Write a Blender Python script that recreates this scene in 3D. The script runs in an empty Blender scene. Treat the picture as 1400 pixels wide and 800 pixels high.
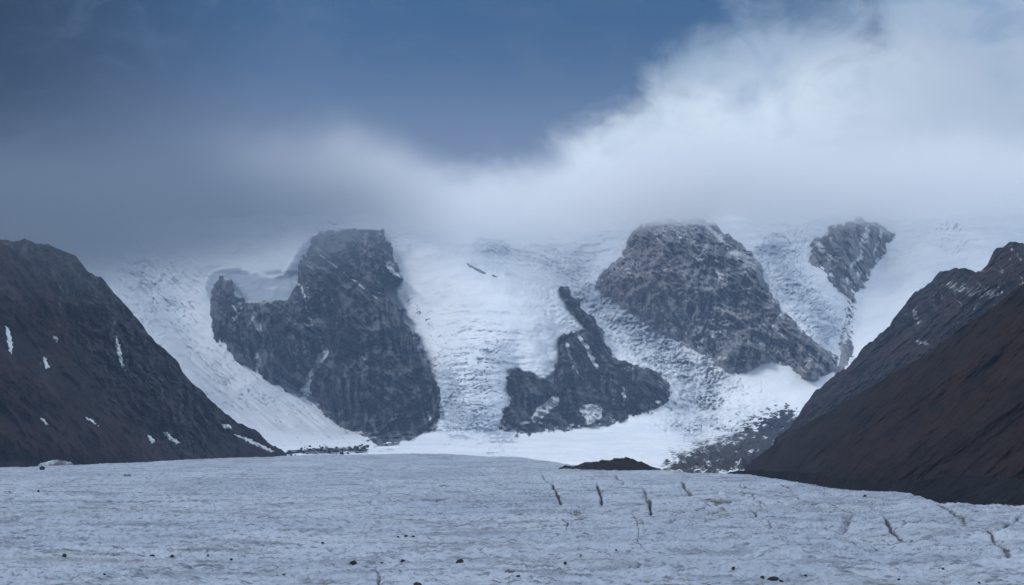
import bpy, math, random
import numpy as np

rng = random.Random(11)
sc = bpy.context.scene
COL = sc.collection

# ------------------------------------------------------------------ camera
F = 1923.0                       # focal length in photo pixels (photo 1400 x 800)
HZ = 560.0                       # eye-level row
TH = math.atan((HZ - 400.0) / F)
CAMZ = 31.0
CT, ST = math.cos(TH), math.sin(TH)

def world(px, py, d):
    """point on the ray of a photo pixel at forward ground distance d"""
    px = np.asarray(px, float); py = np.asarray(py, float); d = np.asarray(d, float)
    r = (px - 700.0) / F
    u = (400.0 - py) / F
    y = CT - u * ST
    z = ST + u * CT
    return np.stack([r / y * d, d + 0 * r, CAMZ + z / y * d], -1)

cam = bpy.data.cameras.new("camera")
cam.sensor_width = 36.0
cam.lens = 36.0 * F / 1400.0
cam.clip_start = 1.0
cam.clip_end = 40000.0
cob = bpy.data.objects.new("camera", cam)
COL.objects.link(cob)
cob.location = (0, 0, CAMZ)
cob.rotation_euler = (math.radians(90) + TH, 0, 0)
sc.camera = cob

# ------------------------------------------------------------------ noise
_p = np.random.RandomState(5).permutation(256)
PERM = np.concatenate([_p, _p, _p]).astype(np.int64)
_g = np.random.RandomState(7).normal(size=(256, 3))
GRAD = _g / np.linalg.norm(_g, axis=1)[:, None]

def perlin(x, y, z):
    xi = np.floor(x).astype(np.int64); yi = np.floor(y).astype(np.int64); zi = np.floor(z).astype(np.int64)
    xf, yf, zf = x - xi, y - yi, z - zi
    u = xf**3 * (xf * (xf * 6 - 15) + 10); v = yf**3 * (yf * (yf * 6 - 15) + 10); w = zf**3 * (zf * (zf * 6 - 15) + 10)
    xi &= 255; yi &= 255; zi &= 255
    def g(i, j, k):
        h = PERM[PERM[PERM[(xi + i) & 255] + ((yi + j) & 255)] + ((zi + k) & 255)]
        gr = GRAD[h]
        return gr[..., 0] * (xf - i) + gr[..., 1] * (yf - j) + gr[..., 2] * (zf - k)
    x00 = g(0, 0, 0) * (1 - u) + g(1, 0, 0) * u
    x10 = g(0, 1, 0) * (1 - u) + g(1, 1, 0) * u
    x01 = g(0, 0, 1) * (1 - u) + g(1, 0, 1) * u
    x11 = g(0, 1, 1) * (1 - u) + g(1, 1, 1) * u
    return ((x00 * (1 - v) + x10 * v) * (1 - w) + (x01 * (1 - v) + x11 * v) * w) * 1.6

def fbm(x, y, z, oct=5, gain=0.5, lac=2.03):
    s = 0; a = 1.0
    for _ in range(oct):
        s = s + a * perlin(x, y, z)
        x = x * lac + 17.3; y = y * lac + 5.1; z = z * lac + 9.7; a *= gain
    return s

def ridged(x, y, z, oct=5, gain=0.5, lac=2.07):
    s = 0; a = 1.0; tot = 0
    for _ in range(oct):
        n = 1 - np.abs(perlin(x, y, z)) * 1.6
        s = s + a * n * n * np.sign(n); tot += a
        x = x * lac + 3.3; y = y * lac + 15.1; z = z * lac + 7.7; a *= gain
    return s / tot

def sstep(a, b, x):
    t = np.clip((x - a) / (b - a), 0, 1)
    return t * t * (3 - 2 * t)

def lin(x, pts):
    return np.interp(x, [p[0] for p in pts], [p[1] for p in pts])

def dist_poly(px, py, pts):
    """distance to an open polyline, in photo pixels"""
    d = np.full(np.shape(px), 1e9)
    for (x0, y0), (x1, y1) in zip(pts[:-1], pts[1:]):
        dx, dy = x1 - x0, y1 - y0
        t = np.clip(((px - x0) * dx + (py - y0) * dy) / (dx * dx + dy * dy + 1e-9), 0, 1)
        d = np.minimum(d, np.hypot(px - x0 - t * dx, py - y0 - t * dy))
    return d

def sdist(px, py, poly):
    """signed distance, positive inside the closed outline"""
    n = len(poly)
    d = dist_poly(px, py, poly + [poly[0]])
    ins = np.zeros(np.shape(px), bool)
    for i in range(n):
        x0, y0 = poly[i]; x1, y1 = poly[(i + 1) % n]
        c = ((y0 > py) != (y1 > py)) & (px < (x1 - x0) * (py - y0) / (y1 - y0 + 1e-12) + x0)
        ins ^= c
    return np.where(ins, d, -d)

# ------------------------------------------------------------------ mesh helpers
def tag(o, label, cat, group=None, kind=None):
    o["label"] = label; o["category"] = cat
    if group: o["group"] = group
    if kind: o["kind"] = kind
    return o

def mesh_obj(name, co, quads, mat, attrs=None, smooth=True):
    me = bpy.data.meshes.new(name)
    co = np.ascontiguousarray(co.reshape(-1, 3), dtype=np.float32)
    quads = np.asarray(quads, dtype=np.int32)
    used = np.unique(quads)
    remap = np.full(len(co), -1, np.int32); remap[used] = np.arange(len(used))
    co = co[used]; quads = remap[quads]
    k = quads.shape[1]
    me.vertices.add(len(co)); me.vertices.foreach_set("co", co.ravel())
    me.loops.add(quads.size); me.loops.foreach_set("vertex_index", quads.ravel())
    me.polygons.add(len(quads))
    me.polygons.foreach_set("loop_start", np.arange(0, quads.size, k, dtype=np.int32))
    me.polygons.foreach_set("loop_total", np.full(len(quads), k, dtype=np.int32))
    me.update(calc_edges=True)
    if smooth:
        me.polygons.foreach_set("use_smooth", np.ones(len(quads), bool))
    for nm, v in (attrs or {}).items():
        a = me.attributes.new(nm, "FLOAT", "POINT")
        a.data.foreach_set("value", np.ascontiguousarray(v.ravel()[used], dtype=np.float32))
    me.validate(); me.update()
    me.materials.append(mat)
    o = bpy.data.objects.new(name, me)
    COL.objects.link(o)
    return o

def grid_quads(nr, nc, keep=None):
    i = np.arange(nr * nc).reshape(nr, nc)
    q = np.stack([i[:-1, :-1], i[:-1, 1:], i[1:, 1:], i[1:, :-1]], -1).reshape(-1, 4)
    if keep is not None:
        kq = (keep[:-1, :-1] | keep[:-1, 1:] | keep[1:, 1:] | keep[1:, :-1]).ravel()
        q = q[kq]
    return q

def pull(P, disp):
    """move points towards the valley's viewpoint side by disp metres (a relief displacement)"""
    C = np.array([0, 0, CAMZ])
    v = P - C
    L = np.linalg.norm(v, axis=-1, keepdims=True)
    return P - v / L * disp[..., None]

# ------------------------------------------------------------------ materials
class N:
    def __init__(s, name):
        s.m = bpy.data.materials.new(name); s.m.use_nodes = True
        s.t = s.m.node_tree; s.t.nodes.clear()
        s.out = s.t.nodes.new("ShaderNodeOutputMaterial")
        tc = s.t.nodes.new("ShaderNodeTexCoord"); s.co = tc.outputs["Object"]
        s.g = s.t.nodes.new("ShaderNodeNewGeometry")
    def n(s, ty, **kw):
        x = s.t.nodes.new(ty)
        for k, v in kw.items(): setattr(x, k, v)
        return x
    def put(s, sock, v):
        if isinstance(v, bpy.types.NodeSocket): s.t.links.new(v, sock)
        elif v is not None: sock.default_value = v
    def noise(s, scale, detail=6, rough=.55, stretch=None, rot=None, dist=0.0):
        c = s.co
        if stretch or rot:
            mp = s.n("ShaderNodeMapping")
            s.put(mp.inputs["Vector"], c)
            if stretch: mp.inputs["Scale"].default_value = stretch
            if rot: mp.inputs["Rotation"].default_value = rot
            c = mp.outputs[0]
        x = s.n("ShaderNodeTexNoise")
        s.put(x.inputs["Vector"], c)
        x.inputs["Scale"].default_value = scale; x.inputs["Detail"].default_value = detail
        x.inputs["Roughness"].default_value = rough; x.inputs["Distortion"].default_value = dist
        return x.outputs["Fac"]
    def math(s, op, a, b=None, c=None, clamp=False):
        x = s.n("ShaderNodeMath", operation=op, use_clamp=clamp)
        s.put(x.inputs[0], a); s.put(x.inputs[1], b); s.put(x.inputs[2], c)
        return x.outputs[0]
    def ramp(s, f, lo, hi, a=0.0, b=1.0):
        x = s.n("ShaderNodeMapRange", interpolation_type="SMOOTHSTEP")
        s.put(x.inputs[0], f); s.put(x.inputs[1], lo); s.put(x.inputs[2], hi)
        s.put(x.inputs[3], a); s.put(x.inputs[4], b)
        return x.outputs[0]
    def mix(s, f, a, b, bt="MIX"):
        x = s.n("ShaderNodeMix", data_type="RGBA", blend_type=bt)
        s.put(x.inputs[0], f)
        for k, v in ((6, a), (7, b)):
            s.put(x.inputs[k], (*v, 1) if isinstance(v, tuple) and len(v) == 3 else v)
        return x.outputs[2]
    def attr(s, nm):
        x = s.n("ShaderNodeAttribute", attribute_name=nm); return x.outputs["Fac"]
    def nz(s):
        x = s.n("ShaderNodeSeparateXYZ"); s.put(x.inputs[0], s.g.outputs["Normal"]); return x.outputs[2]
    def bump(s, h, dist, strength=1.0):
        x = s.n("ShaderNodeBump"); s.put(x.inputs["Height"], h)
        x.inputs["Distance"].default_value = dist; x.inputs["Strength"].default_value = strength
        return x.outputs[0]
    def finish(s, col, rough=.9, bump=None, spec=.2):
        b = s.n("ShaderNodeBsdfPrincipled")
        s.put(b.inputs["Base Color"], col if not (isinstance(col, tuple) and len(col) == 3) else (*col, 1))
        s.put(b.inputs["Roughness"], rough); b.inputs["Specular IOR Level"].default_value = spec
        if bump: s.put(b.inputs["Normal"], bump)
        s.t.links.new(b.outputs[0], s.out.inputs[0])
        return s.m

SNOW = (.80, .83, .87)
SNOW2 = (.70, .75, .81)

def rock_mat(name, a, b, c, dust=.35, scale=1.0, tint=None):
    """banded cliff rock; attribute tone: light or dark bands of stone, attribute snow: snow on ledges and in gullies"""
    m = N(name)
    n1 = m.noise(.012 * scale, 8, .6, dist=.6)
    n2 = m.noise(.06 * scale, 9, .68, stretch=(1, 1, .6), dist=.4)
    n3 = m.noise(.25 * scale, 6, .7)
    tone = m.math("ADD", m.attr("tone"), m.math("MULTIPLY", m.math("SUBTRACT", n2, .5), .6))
    col = m.mix(m.ramp(tone, .25, .75), c, b)
    col = m.mix(m.ramp(n1, .38, .62, 0, .3), col, a)
    if tint: col = m.mix(m.math("MULTIPLY", m.attr("tint"), m.ramp(n2, .3, .6, .3, 1)), col, tint)
    col = m.mix(m.ramp(n3, .42, .64, 0, .35), col, tuple(.45 * k for k in a))
    sn = m.noise(.05 * scale, 10, .74, dist=.3)
    sa = m.math("ADD", m.attr("snow"), m.math("MULTIPLY", m.math("SUBTRACT", sn, .5), 1.3))
    sa = m.math("ADD", sa, m.math("MULTIPLY", m.nz(), dust * .6))
    col = m.mix(m.ramp(sa, .42, .70), col, SNOW)
    h = m.math("ADD", m.noise(.06 * scale, 10, .68, stretch=(1, 1, .5), dist=.5), m.math("MULTIPLY", tone, .5))
    return m.finish(col, .92, m.bump(h, 14.0 / scale, 1.0), .12)

M_buttress = rock_mat("dark_cliff_rock", (.080, .083, .092), (.190, .190, .198), (.034, .036, .041), .25)
M_peak = rock_mat("brown_grey_cliff_rock", (.25, .255, .275), (.36, .36, .38), (.155, .163, .182), .20, 1.0, (.31, .27, .26))
M_lower = rock_mat("lower_cliff_rock", (.052, .055, .062), (.135, .134, .142), (.021, .022, .026), .18)
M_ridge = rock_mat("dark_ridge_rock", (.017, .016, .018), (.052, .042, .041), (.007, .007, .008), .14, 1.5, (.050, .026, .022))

def scree_mat(name, base, red, dark, grey):
    m = N(name)
    n1 = m.noise(.006, 7, .6, dist=.5)
    n2 = m.noise(.03, 9, .7)
    n3 = m.noise(.35, 8, .75)
    col = m.mix(m.ramp(n1, .40, .62), base, red)
    col = m.mix(m.math("MULTIPLY", m.attr("rock"), m.ramp(n2, .25, .6)), col, grey)
    col = m.mix(m.math("MULTIPLY", m.attr("tint"), m.ramp(n2, .3, .6, .35, 1)), col, tuple(1.5 * k for k in red))
    streak = m.attr("tone")
    col = m.mix(m.ramp(streak, .55, .85, 0, .7), col, tuple(2.4 * k for k in base))
    col = m.mix(m.ramp(m.math("ADD", m.math("MULTIPLY", streak, -.6), n2), .20, .42, 0, .8), col, dark)
    col = m.mix(m.ramp(n3, .46, .66, 0, .7), col, tuple(2.2 * k for k in base))
    st = m.noise(.9, 5, .7)
    col = m.mix(m.ramp(st, .62, .70, 0, .6), col, tuple(3.2 * k for k in base))
    sa = m.math("ADD", m.attr("snow"), m.math("MULTIPLY", m.math("SUBTRACT", m.noise(.06, 9, .72), .5), 1.6))
    col = m.mix(m.ramp(sa, .5, .75, 0, .8), col, SNOW2)
    h = m.math("ADD", m.noise(.08, 9, .68), m.math("MULTIPLY", n3, .3))
    return m.finish(col, .95, m.bump(h, 5.0, .8), .08)

M_left = scree_mat("left_hillside_scree", (.018, .0172, .018), (.040, .020, .0175), (.0055, .0055, .007), (.15, .146, .15))
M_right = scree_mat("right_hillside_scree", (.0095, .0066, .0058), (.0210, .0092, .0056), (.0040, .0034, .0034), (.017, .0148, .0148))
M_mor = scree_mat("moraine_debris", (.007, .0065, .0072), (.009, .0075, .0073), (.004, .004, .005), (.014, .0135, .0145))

def snowwall_mat():
    m = N("snow_and_ice")
    grey = m.attr("grey"); deb = m.attr("debris"); rg = m.attr("rough")
    n1 = m.noise(.01, 8, .6); n2 = m.noise(.13, 9, .70, stretch=(.8, .8, 1.3)); n3 = m.noise(.025, 9, .68, stretch=(.6, .6, 2.8))
    col = m.mix(m.ramp(n1, .35, .65), SNOW, SNOW2)
    g = m.math("ADD", grey, m.math("MULTIPLY", m.math("SUBTRACT", n3, .5), 1.5))
    col = m.mix(m.ramp(g, .30, 1.0, 0, .85), col, (.31, .37, .45))
    r = m.math("MULTIPLY", rg, m.ramp(n2, .50, .64))
    col = m.mix(r, col, (.36, .41, .48))
    dn = m.noise(.09, 10, .74, stretch=(.7, .7, 1))
    d = m.math("ADD", deb, m.math("MULTIPLY", m.math("SUBTRACT", dn, .5), 2.6))
    col = m.mix(m.ramp(d, .48, .62), col, m.mix(m.ramp(n2, .4, .6), (.014, .015, .019), (.034, .034, .039)))
    h = m.math("ADD", m.noise(.05, 9, .62), m.math("MULTIPLY", n2, .5))
    return m.finish(col, .75, m.bump(h, 5.0, .55), .2)
M_wall = snowwall_mat()

def glacier_mat():
    m = N("bare_glacier_ice")
    big = m.noise(.012, 6, .6, dist=.4)
    med = m.noise(.09, 9, .66, stretch=(.4, 1, 1), dist=.4)
    cup = m.noise(.42, 7, .66, stretch=(.55, 1, 1), dist=.6)
    dash = m.noise(.30, 6, .6, stretch=(.30, .55, 1), dist=.8)
    fine = m.noise(2.0, 6, .7)
    col = m.mix(m.ramp(big, .35, .65), (.305, .36, .455), (.385, .44, .53))
    col = m.mix(m.ramp(med, .49, .64, 0, .8), col, (.175, .21, .262))
    col = m.mix(m.ramp(cup, .52, .63, 0, .85), col, (.110, .132, .165))
    col = m.mix(m.ramp(dash, .60, .68, 0, .75), col, (.050, .060, .074))
    col = m.mix(m.ramp(fine, .58, .75, 0, .5), col, (.10, .115, .135))
    fol = m.noise(.22, 6, .62, stretch=(.05, 1.6, 1), rot=(0, 0, math.radians(6)), dist=.3)
    col = m.mix(m.math("MULTIPLY", m.ramp(fol, .56, .68, 0, .85), m.ramp(med, .40, .58)), col, (.105, .115, .115))
    yel = m.noise(.02, 6, .6, stretch=(.4, 1.6, 1))
    col = m.mix(m.ramp(yel, .52, .70, 0, .45), col, (.22, .235, .225))
    dirt = m.attr("dirt")
    dd = m.math("ADD", dirt, m.math("MULTIPLY", m.math("SUBTRACT", m.noise(.8, 7, .7, stretch=(1, .25, 1)), .5), 1.1))
    col = m.mix(m.ramp(dd, .35, .75, 0, .92), col, m.mix(m.ramp(cup, .4, .6), (.020, .020, .023), (.060, .050, .044)))
    h = m.math("ADD", m.math("MULTIPLY", cup, .6), m.math("MULTIPLY", fine, .2))
    return m.finish(col, .7, m.bump(h, 1.2, .9), .25)
M_glacier = glacier_mat()

def boulder_mat(name, a, b):
    m = N(name)
    col = m.mix(m.ramp(m.noise(1.2, 8, .65), .35, .65), a, b)
    return m.finish(col, .9, m.bump(m.noise(3.0, 8, .65), .15, .8), .15)
M_boulder = boulder_mat("boulder_rock", (.016, .016, .019), (.032, .030, .032))
M_heap = boulder_mat("rubble_rock", (.008, .008, .010), (.024, .022, .023))
M_dirt = boulder_mat("brown_grit", (.060, .052, .048), (.17, .15, .14))

def patch_mat():
    m = N("old_snow_patch")
    col = m.mix(m.ramp(m.noise(.5, 7, .65), .35, .65), (.74, .77, .80), (.84, .86, .88))
    return m.finish(col, .8, m.bump(m.noise(.6, 6, .6), .5, .6), .2)
M_patch = patch_mat()

# ------------------------------------------------------------------ the snow wall (far glacier, icefalls and high snow)
DW = [(250, 4350), (300, 3950), (400, 3620), (500, 3350), (560, 3200), (590, 3050), (600, 2900), (612, 2500),
      (622, 2150), (640, 1600), (660, 1270), (690, 1000)]

def bump_line(px, py, pts, w):
    d = dist_poly(px, py, pts)
    return np.exp(-(d / w) ** 2)

LEFT_GULLY = [(150, 325), (235, 400), (275, 470), (330, 540), (400, 585), (480, 612)]
MID_TONGUE = [(630, 340), (690, 430), (650, 500), (640, 580)]
RIGHT_FALL = [(800, 385), (850, 430), (920, 485), (965, 530), (960, 570)]
UPPER_RIGHT = [(1230, 320), (1190, 410), (1165, 480)]

TONGUE = [(560, 330), (622, 342), (650, 358), (700, 378), (735, 388), (764, 405), (786, 430), (803, 451), (785, 457), (769, 461), (763, 478), (761, 506), (746, 521),
          (733, 520), (709, 503), (694, 512), (690, 532), (696, 556), (684, 586), (640, 592), (600, 584), (588, 545), (590, 505), (574, 470), (552, 425), (536, 400), (545, 360)]

def Dwall(px, py):
    d = 1.0 / lin(py, [(a, 1.0 / b) for a, b in DW])
    up = sstep(622, 585, py)
    d = d + up * (150 * bump_line(px, py, LEFT_GULLY, 45) - 130 * bump_line(px, py, MID_TONGUE, 70)
                  + 120 * bump_line(px, py, RIGHT_FALL, 45) + 130 * bump_line(px, py, UPPER_RIGHT, 40))
    near = (px > 500) & (px < 860) & (py > 290) & (py < 620)
    st = np.zeros(np.shape(d))
    qx, qy = px[near], py[near]
    sd = sdist(qx, qy, TONGUE) + 5 * fbm(qx / 22, qy / 22, 0 * qx + 4, 4) if np.any(near) else np.zeros(0)
    st[near] = sstep(-3, 5, sd) * 38 + 45 * (1 - np.exp(-np.maximum(sd, 0) / 26))
    d = d - st * sstep(325, 350, py) * sstep(598, 555, py)
    # ice cliffs: grey hollow left of the big buttress, stepped front of the middle tongue
    d = d - 40 * up * sstep(380, 360, py - .1 * (px - 330)) * bump_line(px, py, [(290, 372), (360, 378), (400, 355), (420, 330)], 22)
    return d

CREST = [(-300, 644), (0, 638), (200, 632), (385, 623), (500, 621), (600, 620), (660, 623), (720, 627), (800, 637),
         (900, 641), (936, 645), (1007, 649), (1061, 654), (1121, 661), (1186, 670), (1239, 677), (1286, 688),
         (1329, 686), (1400, 691), (1500, 697), (1700, 715)]

SKY = [(-300, 296), (60, 306), (140, 302), (220, 298), (300, 299), (380, 296), (440, 294), (520, 292), (580, 294), (640, 286), (720, 290),
       (790, 312), (850, 306), (880, 298), (915, 288), (950, 283), (985, 290), (1030, 303), (1090, 306), (1130, 296), (1176, 286),
       (1220, 296), (1280, 292), (1350, 282), (1420, 276), (1700, 250)]

def make_wall():
    cols = np.arange(-230, 1640, 1.5)
    nv = 330
    t = np.linspace(0, 1, nv)
    px = np.broadcast_to(cols, (nv, len(cols))).copy()
    jag = 5 * fbm(cols / 40, cols * 0 + 3.3, cols * 0, 5)
    sky = lin(cols, SKY) + jag
    base = np.full_like(cols, 668.0)
    py = base + (sky - base) * t[:, None]
    d = Dwall(px, py)
    P = world(px, py, d)
    x, y, z = P[..., 0], P[..., 1], P[..., 2]
    flat = sstep(590, 625, py)                       # the level tongue, little relief towards the viewer
    # regions
    gl = bump_line(px, py, LEFT_GULLY, 60)
    mid = bump_line(px, py, [(640, 440), (660, 500), (640, 575)], 62) * sstep(400, 450, py)
    fall = np.maximum(bump_line(px, py, RIGHT_FALL, 55), .8 * bump_line(px, py, [(960, 560), (1000, 590)], 45))
    fall = fall * sstep(380, 410, py)
    upr = bump_line(px, py, [(1060, 350), (1085, 400), (1130, 450)], 34)
    lefttop = bump_line(px, py, [(180, 350), (210, 420)], 45)
    hang = sdist(px, py, [(279, 400), (281, 384), (292, 370), (321, 363), (345, 371), (366, 377), (386, 374), (398, 355), (411, 331), (428, 320), (432, 345), (415, 395), (395, 416), (340, 420), (318, 395), (300, 392), (290, 415)])
    hang = sstep(-2, 5, hang + 3 * fbm(px / 14, py / 14, 0 * px, 4))
    foot = bump_line(px, py, [(610, 520), (625, 570), (690, 585)], 26)
    # relief
    dis = 26 * fbm(x / 260, y / 260, z / 260, 4)
    dis += 4 * fbm(x / 70, y / 60, z / 40, 5)
    a = math.radians(40)
    along = (px * math.cos(a) + py * math.sin(a)); across = (-px * math.sin(a) + py * math.cos(a))
    dis += gl * (7 * fbm(along / 60, across / 6, px * 0 + 2.2, 5) + 5 * ridged(along / 60, across / 9, px * 0 + 8, 5))
    warp = 6 * fbm(x / 150, z / 150, x * 0, 3)
    dis += mid * (15 * ridged(x / 240, (z + warp * 2) / 19, y / 300, 5, .62) - 5)
    dis += foot * 16 * ridged(x / 45, z / 60, y / 90, 5, .6)
    dis += fall * (28 * ridged(x / 38, z / 24, y / 60, 5, .62) - 8)
    dis += upr * 20 * ridged(x / 60, z / 34, y / 80, 5, .6)
    dis += lefttop * 7 * ridged(x / 70, z / 22, y / 100, 4)
    dis += hang * (12 + 5 * ridged(x / 30, z / 40, y / 50, 4))
    hi = sstep(420, 300, py)
    dis += hi * 14 * ridged(x / 190, (z + warp) / 46, y / 220, 4)
    deb = sdist(px, py, [(890, 652), (920, 622), (965, 603), (1010, 590), (1040, 566), (1075, 556), (1100, 570), (1100, 660)])
    debris = np.clip(.42 + deb / 45.0, 0, .95) * (deb > -14)
    debris = debris * (1.04 + .60 * fbm(px / 13, py / 7, 0 * px + 2, 5, .6)) * 1.05
    debris = np.maximum(debris, .80 * bump_line(px, py, [(395, 619), (440, 617), (500, 616)], 5))
    debris = np.maximum(debris, .40 * bump_line(px, py, [(592, 520), (600, 470), (585, 435), (560, 415)], 10))
    debris = np.maximum(debris, .52 * bump_line(px, py, [(1165, 410), (1155, 470), (1160, 490)], 12))
    debris = np.maximum(debris, .34 * bump_line(px, py, [(920, 500), (930, 545)], 12))
    dis *= (1 - flat)
    dis += flat * 0
    P = pull(P, dis)
    P[..., 2] += flat * (3.5 * fbm(x / 60, y / 110, 0 * x, 5)) + sstep(-5, 20, deb) * 9 * np.abs(fbm(px / 12, py / 7, 0 * x + 4, 5))
    streak = fbm(along / 45, across / 5, px * 0 + 1.2, 5)
    rough = np.clip(.35 * mid + 1.0 * fall + .2 * gl * (streak > -.1) + .7 * upr + .5 * lefttop + .1 * hi + .6 * foot, 0, 1) * (1 - .5 * flat)
    grey = .9 * hang + .70 * mid * sstep(.45, .75, ridged(x / 110, (z + warp * 2) / 17, y / 200, 4)) + .75 * foot + .75 * upr + .45 * fall \
        + .4 * gl * sstep(.1, .5, streak) + .5 * lefttop * sstep(.0, .4, fbm(x / 90, z / 25, y / 90, 4)) \
        + .45 * hi * sstep(.05, .4, fbm(x / 260, z / 42, y / 200, 4)) * sstep(285, 320, py)
    def lines(u, v, su, sv, o, lo=.70):
        return sstep(lo, 1.0, 1 - np.abs(perlin(u / su, v / sv, 0 * u + o)) * 2.6 - .3 * np.abs(fbm(u / 9, v / 9, 0 * u + o, 3)))
    bend = .0016 * (px - 650) ** 2 * .4 + 7 * fbm(px / 45, py / 45, 0 * px + 2, 4)
    crev = bump_line(px, py, [(625, 380), (690, 420), (650, 480), (640, 560)], 75) * sstep(360, 420, py) * np.maximum(lines(px, py + bend, 120, 6, 3.3), lines(px, py + bend, 70, 3.6, 5.3, .74)) * (.45 + .7 * sstep(430, 500, py))
    crev = np.maximum(crev, .9 * gl * lines(along, across + 5 * fbm(px / 40, py / 40, 0 * px, 4), 55, 6, 7.3))
    crev = np.maximum(crev, .9 * lefttop * lines(px, py + bend - .3 * px, 26, 6, 8.1))
    chaos = sstep(-.25, .35, fbm(px / 24, py / 18, 0 * px + 12, 4))
    crev = np.maximum(crev, .75 * fall * chaos * np.maximum(lines(px + bend, py, 4.5, 7, 2.1, .55), lines(px + .5 * py, py + bend, 10, 3.2, 6.1, .5)))
    crev = np.maximum(crev, .8 * np.maximum(upr, .8 * bump_line(px, py, [(1085, 320), (1060, 380)], 30)) * np.maximum(lines(px + bend, py, 8, 22, 2.7, .6), lines(px, py + bend, 40, 7, 4.9)))
    crev = np.maximum(crev, .75 * hi * lines(px, py + bend + .25 * np.abs(px - 1000), 46, 5, 9.9, .74) * sstep(-.1, .3, fbm(px / 60, py / 40, 0 * px + 1, 3)))
    crev = np.maximum(crev, .8 * foot * lines(px + bend, py, 9, 20, 3.9, .6))
    grey = grey + crev * 1.0
    upfall = bump_line(px, py, [(670, 340), (750, 355), (815, 395)], 26)
    tsd = sdist(px, py, TONGUE)
    clean = np.clip(1.3 * bump_line(px, py, [(585, 340), (660, 385), (735, 440), (752, 490)], 42), 0, 1) * (1 - .9 * sstep(.25, .6, upfall))
    crev = np.maximum(crev, .75 * upfall * np.maximum(lines(px + bend, py - .4 * px, 26, 5, 2.9, .55), lines(px, py, 9, 7, 7.1, .6)))
    grey = (grey + crev * 0 + .13 * fall * sstep(4, -4, tsd) + .34 * upfall * sstep(4, -4, tsd)) * (1 - .8 * clean)
    rough = np.clip(rough + .6 * upfall, 0, 1) * (1 - .85 * clean)
    crev = crev * (1 - .75 * clean)
    P = pull(P, fall * (5 + 16 * chaos) * fbm(px / 5, py / 4.5, 0 * px + 8, 4, .7) * (1 - flat) + 10 * clean)
    P = pull(P, -9 * crev * (1 - flat))
    grey = grey + .35 * flat * lines(px, py * 3 + bend, 40, 7, 6.6, .6)
    # back side, falling away behind the crest
    back = []
    for k, (dy, dz) in enumerate(((60, -12), (200, -90), (700, -420), (1300, -900))):
        b = P[-1].copy(); b[:, 1] += dy; b[:, 2] += dz; back.append(b)
    P = np.concatenate([P, np.stack(back)], 0)
    ext = lambda A: np.concatenate([A, np.repeat(A[-1:], 4, 0)], 0)
    o = mesh_obj("snow_mountain", P, grid_quads(P.shape[0], P.shape[1]), M_wall,
                 {"grey": ext(grey), "debris": ext(debris), "rough": ext(rough)})
    tag(o, "snow covered mountain wall with icefalls and hanging glaciers behind the rock cliffs", "mountain", kind="structure")
make_wall()

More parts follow.
